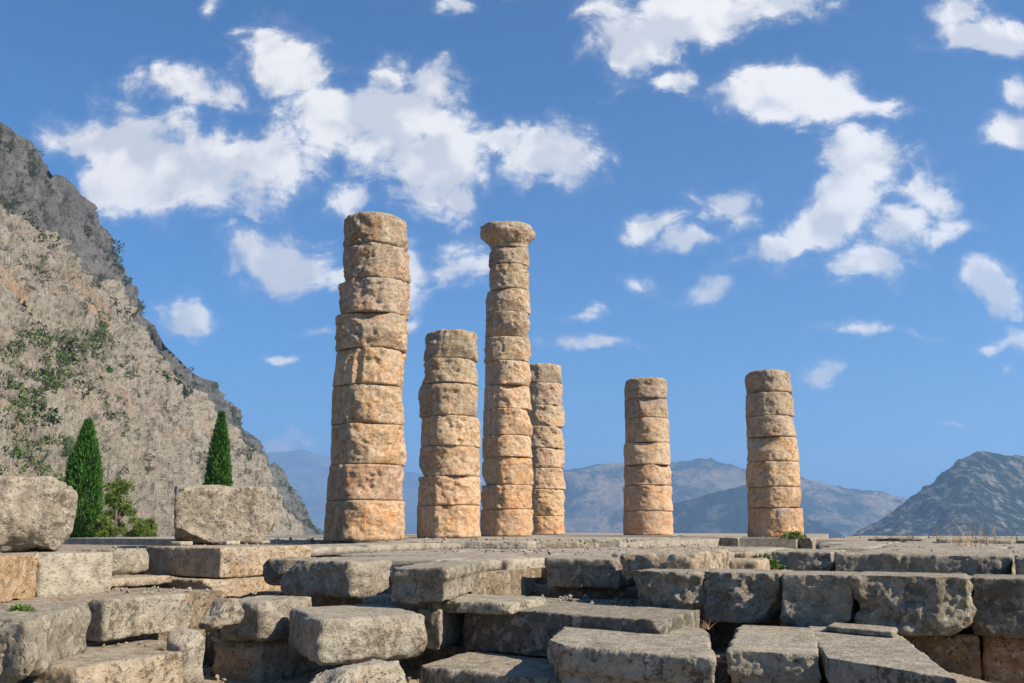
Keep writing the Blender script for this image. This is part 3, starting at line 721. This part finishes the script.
# ---- the thick row on the right
rowk = dict(res=0.022, low=True, group='thick blocks of the right-hand row')
yR = {}
q0 = onz(632, 570.5, -0.2)
def rowpt(px): return march(q0, U, px)
def rowblk(label, xa, xb, dv, dz, h, **k):
    a, b = rowpt(xa), rowpt(xb)
    a = a+V*dv; b = b+V*dv
    return rock('stone_block', label, 'stone block', b-U*0.012, a+U*0.012, b-U*0.012+V*0.95, -0.2+dz, h, **rowk, **k)
rowblk('leftmost block of the thick overhanging row, bulging and rough with a sunlit nose', 632, 700, 0.0, 0, 0.57, tint='grey', amp=2.7, rnd=0.035, chips=5, chipd=0.18, lump=0.07)
rowblk('second block of the thick overhanging row, with a deep notch in its front', 700, 779, 0.05, 0.004, 0.57, tint='grey', amp=2.8, rnd=0.03, chips=5, chipd=0.18, lump=0.06)
rowblk('third block of the thick overhanging row, crossed by a slanting shadow', 779, 852, -0.03, -0.004, 0.6, tint='grey', amp=1.6, rnd=0.025, chips=3, chipd=0.1)
rowblk('widest block of the thick overhanging row, its lower right corner broken away', 853, 968, -0.1, 0.006, 0.6, tint='grey', amp=2.4, rnd=0.03, lump=0.06, chips=3, chipd=0.1, cuts=[((0.0, -0.75, -1), 0.82), ((-0.55, 1, -0.1), 0.9)])
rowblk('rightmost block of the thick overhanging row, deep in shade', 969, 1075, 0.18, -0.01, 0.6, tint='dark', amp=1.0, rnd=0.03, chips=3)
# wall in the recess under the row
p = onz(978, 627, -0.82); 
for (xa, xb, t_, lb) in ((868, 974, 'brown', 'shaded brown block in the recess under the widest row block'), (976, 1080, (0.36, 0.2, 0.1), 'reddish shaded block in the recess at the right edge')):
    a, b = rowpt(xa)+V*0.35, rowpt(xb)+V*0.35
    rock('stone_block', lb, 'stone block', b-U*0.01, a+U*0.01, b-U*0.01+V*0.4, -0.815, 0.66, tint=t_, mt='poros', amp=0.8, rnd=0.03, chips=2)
# ---- big foreground blocks, bottom right
blk('broad flat-topped foreground block with a rounded left end and rough dark front', (714, 658), (543, 643), (706, 627), -0.75, 0.7, tint='pale', amp=1.1, rnd=0.04, chips=5, chipd=0.13, ledge=(0.66, 0.07), res=0.02, low=True, cuts=[((-0.7, 1, 0), 0.86), ((0.9, -0.5, 0.2), 0.9)])
blk('foreground block with small hollows along its top, left of the long crack', (821, 655), (727, 650), (815, 627.5), -0.75, 0.7, tint='pale', amp=1.3, rnd=0.025, chips=4, chipd=0.1, ledge=(0.7, 0.06), res=0.02, low=True)
blk('pointed foreground block right of the long crack, its corner broken off slantwise', (958, 679), (825, 657.5), (893, 630), -0.75, 0.7, tint='pale', amp=1.1, rnd=0.025, chips=3, chipd=0.08, ledge=(0.72, 0.05), res=0.02, low=True)
blk('small thin slab lying across the back of the pointed foreground block', (893, 632), (826, 626), ('m', 0.5), -0.69, 0.055, tint='pale', amp=0.3, rnd=0.02, chips=2, chipd=0.03, name='stone_slab', cat='stone slab')
blk('low sunlit stone at the very bottom right in front of the recess', (1010, 700), (930, 680), ('m', 0.9), -1.2, 0.22, tint='tan', amp=0.8, chips=3)
# ---- behind the row
blk('low worn stone between the lumpy slab and the weedy gap', (757, 560), 697, ('m', 0.9), -0.14, 0.3, tint='tan', amp=1.2, rnd=0.07, chips=4)
blk('square dark-fronted block just right of the weedy gap, behind the row', (832, 552), 771, ('m', 1.6), -0.05, 0.36, tint='grey', amp=1.2, rnd=0.025, chips=3)
blk('long flat block with a crumbling light edge behind the widest row block', (1013, 555.5), 835, ('m', 1.2), -0.05, 0.36, tint='grey', amp=1.3, rnd=0.05, chips=3, chipd=0.1)
blk('flat block at the right picture edge behind the row, past a narrow crack', (1090, 558), 1015.5, ('m', 1.2), -0.05, 0.36, tint='grey', amp=1.0, rnd=0.04, chips=3)
# ---- thin course under the columns
gk = dict(name='stone_slab', cat='stone slab', group='thin slabs of the step under the columns', rnd=0.02, res=0.035, chips=2, chipd=0.05, amp=0.8)
blk('dark-fronted thin slab below the thick leftmost column', (377, 541.3), (310, 540.3), ('m', 0.8), 0.004, 0.17, tint='dark', **gk)
blk('pale thin slab between the two left columns', (440, 541.6), (378, 541.2), ('m', 0.8), 0.0, 0.16, tint='pale', **gk)
blk('thin slab below the tallest column', (529, 541.4), (441, 541.4), ('m', 0.8), 0.004, 0.16, tint='pale', **gk)
blk('thin slab right of the tallest column with a chipped end', (597, 540.8), (530, 541.4), ('m', 0.8), 0.0, 0.16, tint='grey', **gk)
blk('thin slab in front of the lone column', (668, 538.5), (598, 538.6), ('m', 1.2), 0.0, 0.2, tint='pale', **gk)
blk('dark-fronted slab with a pale right end between the two right columns', (738, 538.3), (669, 537.4), (741, 536.8), 0.0, 0.32, tint='grey', **gk)
blk('slab below the rightmost column with a green weed growing on it', (812, 538.0), (742, 537.2), ('m', 0.6), 0.0, 0.32, tint='grey', **gk)

gk2 = dict(name='stone_slab', cat='stone slab', group='broken edge slabs far back on the right paving', rnd=0.02, res=0.035, chips=3, chipd=0.06, amp=0.9)
blk('long pale broken slab far back on the right paving, behind the dry grass', (1012, 539.3), (936, 539.0), ('m', 0.9), 0.03, 0.1, tint='pale', **gk2)
blk('short dark broken slab far back on the right paving, left of the pale one', (924, 538.8), (868, 538.4), ('m', 0.7), 0.01, 0.08, tint='dark', **gk2)
blk('thin pale broken slab at the right edge of the paving, past the dry grass', (1085, 541.5), (1017, 540.5), ('m', 0.7), 0.0, 0.08, tint='pale', **gk2)
# ================================================================ PLANTS
def leaves(name, pts, dirs, ln, wd, mt, parent=None, loc=(0, 0, 0), seed=0, quad=False):
    """one small pointed leaf (triangle) per point"""
    rs = np.random.RandomState(seed); n = len(pts)
    ln = np.asarray(ln)*np.ones(n); wd = np.asarray(wd)*np.ones(n)
    r = rs.normal(size=(n, 3)); sdv = np.cross(dirs, r); sdv /= np.maximum(np.linalg.norm(sdv, axis=1), 1e-9)[:, None]
    a = pts-sdv*wd[:, None]*0.5; b = pts+sdv*wd[:, None]*0.5; c = pts+dirs*ln[:, None]
    v = np.stack([a, b, c], 1).reshape(-1, 3)
    f = np.arange(3*n).reshape(n, 3)
    return link(name, v, f, M[mt], loc, parent, shade=False)
def norm(a): return a/np.maximum(np.linalg.norm(a, axis=1), 1e-9)[:, None]
def limb(name, path, rad, mt, parent, loc):
    path = np.array(path, dtype=float); n = len(path); k = 8; V_, F_ = [], []
    for i in range(n):
        t = path[min(i+1, n-1)]-path[max(i-1, 0)]; t /= np.linalg.norm(t)
        a = np.cross(t, [0.3, 1, 0.1]); a /= np.linalg.norm(a); b = np.cross(t, a)
        for j in range(k):
            w = 2*math.pi*j/k; V_.append(path[i]+(a*math.cos(w)+b*math.sin(w))*rad[i])
    for i in range(n-1):
        for j in range(k): F_.append((i*k+j, i*k+(j+1) % k, (i+1)*k+(j+1) % k, (i+1)*k+j))
    return link(name, V_, F_, M[mt], loc, parent)
def cypress(px, ytop, zb, Y, w_px, label, seed, n=16000, group='cypress trees below the cliff'):
    base = atY(px, 500, Y); top = atY(px, ytop, Y); H = top[2]-zb
    base[2] = zb; Rm = w_px/1002*Y/2
    root = empty('cypress_tree', base); bpy.context.view_layer.update(); tag(root, label, 'cypress', group)
    limb('trunk', [base, base+[0, 0, H*0.5], base+[0.03, 0, H*0.93]], [Rm*0.2, Rm*0.12, 0.02], 'bark', root, tuple(base))
    rs = np.random.RandomState(seed)
    t = rs.random(n)**1.15; th = rs.random(n)*2*math.pi
    prof = np.interp(t, [0, 0.06, 0.25, 0.5, 0.75, 0.92, 1], [0.6, 0.88, 0.98, 0.92, 0.62, 0.25, 0.03])
    d = np.stack([np.cos(th), np.sin(th), 0*t], 1)
    q = d*2.5+np.stack([0*t, 0*t, t*H*1.2], 1)
    rr = Rm*prof*(1+0.3*fbm(q, 3, seed)+0.2*ridged(q*2.6, 2, seed+2))*(1-0.45*rs.random(n)**2.2)
    P = base+d*rr[:, None]; P[:, 2] = zb+0.02*H+t*H*0.98
    dr = norm(d*0.55+np.array([0, 0, 1.0])+rs.normal(size=(n, 3))*0.25)
    leaves('crown', P, dr, H*0.03*(0.6+0.8*rs.random(n)), H*0.011, 'cypress', root, tuple(base), seed)
cypress(82.5, 422, -1.5, 42, 37, 'tall broad dark green cypress beside the rounded boulder', 3)
cypress(217, 415, -1.5, 48, 24, 'slimmer cypress rising behind the big raised stone', 4)

def bush(px, py, Y, w, h, label, seed, zb=None, n=5000, mt='pine', name='bush', cat='bush', limbs=5, leaf=0.1, group=None):
    """px,py: middle of the crown; w,h metres"""
    c = atY(px, py, Y); zb = -1.5 if zb is None else zb
    base = np.array([c[0], c[1], zb]); rs = np.random.RandomState(seed); rg = random.Random(seed)
    root = empty(name, base); bpy.context.view_layer.update(); tag(root, label, cat, group)
    limb('trunk', [base, (base+c)/2+[0.05, 0, 0], c], [0.07*w/1.5, 0.05*w/1.5, 0.02], 'bark', root, tuple(base))
    P, D = [], []
    ncl = 26
    for k in range(ncl):
        v = rs.normal(size=3); v /= np.linalg.norm(v); rad = rs.random()**0.4
        cc = c+v*np.array([w/2, w/2, h/2])*rad*0.85
        if k < limbs: limb('branch', [c-[0, 0, h*0.4], (c+cc)/2, cc], [0.04, 0.025, 0.008], 'bark', root, tuple(base))
        m = n//ncl; q = rs.normal(size=(m, 3)); q /= np.linalg.norm(q, axis=1)[:, None]
        s = w*rs.uniform(0.1, 0.19)
        P.append(cc+q*(rs.random(m)**0.5)[:, None]*s*np.array([1, 1, 0.75])); D.append(q+np.array([0, 0, 0.5]))
    P = np.concatenate(P); D = norm(np.concatenate(D)+rs.normal(size=P.shape)*0.4)
    leaves('crown', P, D, leaf*(0.6+0.8*rs.random(len(P))), leaf*0.35, mt, root, tuple(base), seed)
bush(117, 508, 40, 1.5, 2.5, 'yellow-green feathery pine bush right of the tall cypress', 21, leaf=0.12, cat='pine bush', name='pine_bush', n=5600, group='bushes below the cliff')
bush(141, 531, 38, 1.4, 1.3, 'low dark green bush between the pine bush and the big raised stone', 22, leaf=0.1, group='bushes below the cliff')
bush(104, 531, 38, 1.1, 1.2, 'low bush at the foot of the feathery pine bush', 23, leaf=0.1, group='bushes below the cliff')

# ---- plants on the cliff, set on its surface
Qc, usc, Nc, nvc = HILLS['cliff5']; Qg, usg, Ng, nvg = HILLS['mountain_shoulder25']
def scr(Q):
    y = Q[..., 1]*CT+(Q[..., 2]-CAMZ)*ST
    return 512+F*Q[..., 0]/y, 341.5-F*(-Q[..., 1]*ST+(Q[..., 2]-CAMZ)*CT)/y
def at_cliff(px, py):
    X, Y_ = scr(Qc[:nvc]); d = (X-px)**2+(Y_-py)**2; i = np.unravel_index(np.argmin(d), d.shape)
    return Qc[i]
for (px, py, w, h, lb, sd, tx) in ((62, 464, 34, 26, 'broad dark green bush on the cliff foot left of the tall cypress', 31, 0), (106, 374, 14, 16, 'round dark green bush high on the pale cliff', 32, 0), (17, 455, 11, 13, 'small round bush above the rounded boulder', 33, 0),
                                   (119, 488, 16, 18, 'small olive bush above the feathery pine bush', 34, 1), (113, 453, 26, 9, 'low spreading bush clinging to the cliff right of the cypress top', 35, 0), (103, 404, 10, 10, 'small bush on the cliff under the round dark bush', 36, 0), (70, 447, 10, 22, 'upright bush touching the left side of the tall cypress', 37, 0)):
    p = at_cliff(px, py); D = p[1]; W, Hh = w/1002*D, h/1002*D
    rs = np.random.RandomState(sd); base = p-np.array([0, 0, Hh*0.4])
    root = empty('cliff_bush', base); bpy.context.view_layer.update(); tag(root, lb, 'bush', 'single bushes on the cliff')
    limb('trunk', [base, p], [W*0.05, W*0.02], 'bark', root, tuple(base))
    n = 2200; q = rs.normal(size=(n, 3)); q /= np.linalg.norm(q, axis=1)[:, None]
    rad = (1-0.5*rs.random(n)**2)*(1+0.35*fbm(q*2.0+sd, 3, sd))
    P = p+np.array([0, -W*0.2, 0])+q*rad[:, None]*np.array([W/2, W/2, Hh/2])
    leaves('crown', P, norm(q+rs.normal(size=q.shape)*0.5), W*0.11, W*0.05, 'greenscrub' if tx else 'cypress', root, tuple(base), sd)
# tiny cypress on the slope
p = at_cliff(29, 474); cypress(29, 456, p[2], p[1]-2, 9, 'tiny far cypress rising above the rounded boulder', 41, n=2500)

def scrub():
    rs = np.random.RandomState(9)
    for (Qm, nvm, name, mt, N, seed) in ((Qc, nvc, 'cliff_scrub', 'scrub', 800, 1), (Qg, nvg, 'ridge_scrub', 'scrub', 1000, 2), (Qc, nvc, 'green_ledge_scrub', 'greenscrub', 1300, 3)):
        X, Y_ = scr(Qm[:nvm]); ii, jj = [], []
        tries = 0
        dens = fbm(Qm[:nvm].reshape(-1, 3)*0.03, 4, 77+seed).reshape(X.shape)
        Pn = []
        while len(Pn) < N and tries < 60000:
            tries += 1
            i = rs.randint(3, nvm-1); j = rs.randint(2, X.shape[1]-2)
            x, y = X[i, j], Y_[i, j]
            if x < -250 or x > 345 or y > 560 or y < -250: continue
            if name == 'green_ledge_scrub':
                band = min(abs(y-(400-0.75*(x-10)))/14 if -20 < x < 105 else 9, abs(y-(345-0.1*x))/9 if x < 90 else 9, abs(y-(395-0.1*x))/22 if x < 45 else 9, abs(y-470)/30+abs(x-30)/60 if x < 110 else 9)
                if rs.random() > math.exp(-band*band): continue
            elif dens[i, j] < rs.uniform(-0.25, 0.5): continue
            Pn.append((i, j))
        P, D, L = [], [], []
        for (i, j) in Pn:
            c = Qm[i, j]; s = abs(rs.lognormal(0, 0.5))*(1.25 if name != 'ridge_scrub' else 1.8)*(c[1]/300)**0.35
            m = 100
            q = rs.normal(size=(m, 3)); q /= np.linalg.norm(q, axis=1)[:, None]
            P.append(c+q*s*np.array([1.1, 1.1, 0.75])*(0.55+0.45*rs.random((m, 1)))); D.append(norm(q+rs.normal(size=q.shape)*0.5)); L.append(np.full(m, s*0.27))
        P = np.concatenate(P); D = np.concatenate(D); L = np.concatenate(L)
        tag(leaves(name, P, D, L, L*0.9, mt, seed=seed), kind='stuff')
scrub()

def tuft(px, py, z, n, h, spread, mt, name, label, cat, seed, group=None, w=0.012, lean=0.35, Yv=None):
    c = onz(px, py, z) if Yv is None else np.array([atY(px, py, Yv)[0], Yv, z])
    rs = np.random.RandomState(seed)
    P, Fc = [], []
    for k in range(n):
        b = c+np.array([rs.normal()*spread, rs.normal()*spread, -0.01]); hh = h*rs.uniform(0.4, 1.0)
        d = np.array([rs.normal()*lean, rs.normal()*lean, 1.0]); s = np.cross(d, rs.normal(size=3)); s /= np.linalg.norm(s)
        m = b+d*hh*0.5; t = b+d*hh+np.array([d[0], d[1], -0.15])*hh*0.25
        i = len(P); P += [b-s*w/2, b+s*w/2, m+s*w*0.4, m-s*w*0.4, t]
        Fc += [(i, i+1, i+2), (i, i+2, i+3), (i+3, i+2, i+4)]
    o = link(name, P, Fc, M[mt], tuple(c), shade=False); tag(o, label, cat, group); return o
g_ = 'green weeds growing between the blocks'
def weed(px, py, z, w, label, seed, Yv=None, h=0.5):
    c = onz(px, py, z) if Yv is None else np.array([atY(px, py, Yv)[0], Yv, z])
    rs = np.random.RandomState(seed); n = 420; q = rs.normal(size=(n, 3)); q[:, 2] = np.abs(q[:, 2]); q /= np.linalg.norm(q, axis=1)[:, None]
    P = c+q*np.array([w/2, w/2*0.8, w*h])*(rs.random((n, 1))**0.6)*(1+0.4*fbm(q*2+seed, 2, seed))[:, None]
    o = leaves('green_weed', P, norm(q+rs.normal(size=q.shape)*0.6), w*0.13, w*0.07, 'weed', None, tuple(c), seed); tag(o, label, 'weed', g_)
weed(794, 537.5, 0.0, 0.6, 'green weed growing on the slab below the rightmost column', 1, Yv=27.2, h=0.33)
weed(765, 565, -0.3, 0.6, 'green weed in the gap left of the square dark-fronted block', 2, Yv=15.2, h=0.3)
weed(21, 612, -0.46, 0.26, 'green weed on the rounded lichen-covered block at the left edge', 3, h=0.25)
weed(228, 664, -1.4, 0.35, 'dull weed at the foot of the dark inner corner block', 4, Yv=12.2, h=0.4)
weed(300, 590, -0.55, 0.2, 'small weed under the left end of the broken top slab', 5, h=0.4)
g2 = 'dry grass tufts on the right-hand paving'
tuft(946, 545, -0.05, 16, 0.7, 0.2, 'straw', 'dry_grass_tuft', 'pale thin dry grass tuft on the right paving, leftmost of the dry tufts', 'dry grass', 1, g2, 0.009, 0.25, Yv=22)
tuft(980, 547, -0.05, 24, 0.75, 0.16, 'straw', 'dry_grass_tuft', 'tallest reddish dry grass tuft on the right paving', 'dry grass', 2, g2, 0.01, 0.22, Yv=19)
tuft(962, 546, -0.05, 24, 0.4, 0.1, 'straw', 'dry_grass_tuft', 'short dry grass tuft between the leftmost and the tallest tuft', 'dry grass', 3, g2, 0.009, 0.3, Yv=20)
tuft(998, 545, -0.05, 10, 0.6, 0.2, 'straw', 'dry_grass_tuft', 'sparse dry grass tuft right of the tallest tuft', 'dry grass', 4, g2, 0.008, 0.25, Yv=21)

def gravel():
    rs = np.random.RandomState(12); V_, F_ = [], []
    ico = np.array([(1, 0, 0), (-1, 0, 0), (0, 1, 0), (0, -1, 0), (0, 0, 1), (0, 0, -1), (.6, .6, .6), (-.6, .6, .6), (.6, -.6, .6), (-.6, -.6, .6)])
    import itertools
    tris = [(4, 6, 7), (4, 7, 9), (4, 9, 8), (4, 8, 6), (0, 2, 6), (2, 1, 7), (1, 3, 9), (3, 0, 8), (2, 7, 6), (1, 9, 7), (3, 8, 9), (0, 6, 8), (5, 2, 0), (5, 1, 2), (5, 3, 1), (5, 0, 3)]
    for (u0, u1, v0, v1, z, n, smax) in ((-8.9, -6.0, 7.5, 11.2, -1.40, 420, 0.05), (-7.4, -2.5, 10.9, 12.2, -1.12, 150, 0.045), (-10.4, -9.1, 9.3, 10.3, -0.5, 60, 0.03), (-10.4, -9.0, 10.4, 11.7, -0.76, 80, 0.05), (-8.9, -6.2, 11.8, 12.1, -0.28, 20, 0.03),
                                         (-6.1, -3.9, 12.3, 13.6, -0.68, 120, 0.045), (-3.8, 3, 12.6, 15.3, -0.4, 300, 0.06), (-3.8, -2.3, 15.3, 27, -0.4, 500, 0.09), (-4.4, -2.9, 12.5, 14, -0.4, 60, 0.05), (-9.1, -8.1, 6.2, 8.6, -0.94, 50, 0.03), (-5.5, 0, 5.5, 10, -1.40, 200, 0.06),
                                         (-10, -5, 14.4, 24, -0.13, 260, 0.04), (-16, -7, 19.5, 23, -0.01, 200, 0.05), (-6, 3, 28, 34, -0.01, 120, 0.05), (-11.6, -10.3, 10, 14, 0.01, 60, 0.03), (-2, 8, 16, 28, -0.05, 200, 0.03)):
        for _ in range(n):
            p = uv(rs.uniform(u0, u1), rs.uniform(v0, v1)); s_ = smax*rs.uniform(0.25, 1)**1.6
            sc = s_*rs.uniform(0.6, 1.2, 3); a = rs.uniform(0, 6.28); c_, d_ = math.cos(a), math.sin(a)
            q = ico*(1+0.25*rs.normal(size=(10, 1)))*sc
            q = np.stack([q[:, 0]*c_-q[:, 1]*d_, q[:, 0]*d_+q[:, 1]*c_, q[:, 2]+sc[2]*0.4], 1)+np.array([p[0], p[1], z])
            b = sum(len(x) for x in V_[-1:]) if False else 10*len(V_)
            V_.append(q); F_ += [(x+b, y+b, w+b) for x, y, w in tris]
    tag(link('gravel', np.concatenate(V_), F_, M['pave'], shade=False), kind='stuff')
gravel()

g3 = 'small dry grass clumps rooted in the joints of the blocks'
for (px, py, z, h, lb, sd) in ((276, 667, -1.4, 0.22, 'dry grass clump at the foot of the orange-brown porous block', 61), (172, 598, -0.5, 0.12, 'dry grass clump on the left step behind the long smooth block', 62), (498, 590, -0.53, 0.14, 'dry grass clump beside the left foot of the wedge-shaped block', 63),
                          (745, 556, -0.14, 0.2, 'dry grass clump on the low worn stone by the weedy gap', 64), (706, 628, -0.75, 0.12, 'dry grass clump at the back corner of the broad foreground block', 65), (60, 600, -0.45, 0.1, 'dry grass clump behind the rounded lichen-covered block', 66), (905, 536.5, -0.05, 0.4, 'faint dry grass clump far back on the right paving', 67)):
    tuft(px, py, z, 26, h, h*0.22, 'straw', 'dry_grass_tuft', lb, 'dry grass', sd, g3, 0.006, 0.4, Yv=24 if sd == 67 else None)
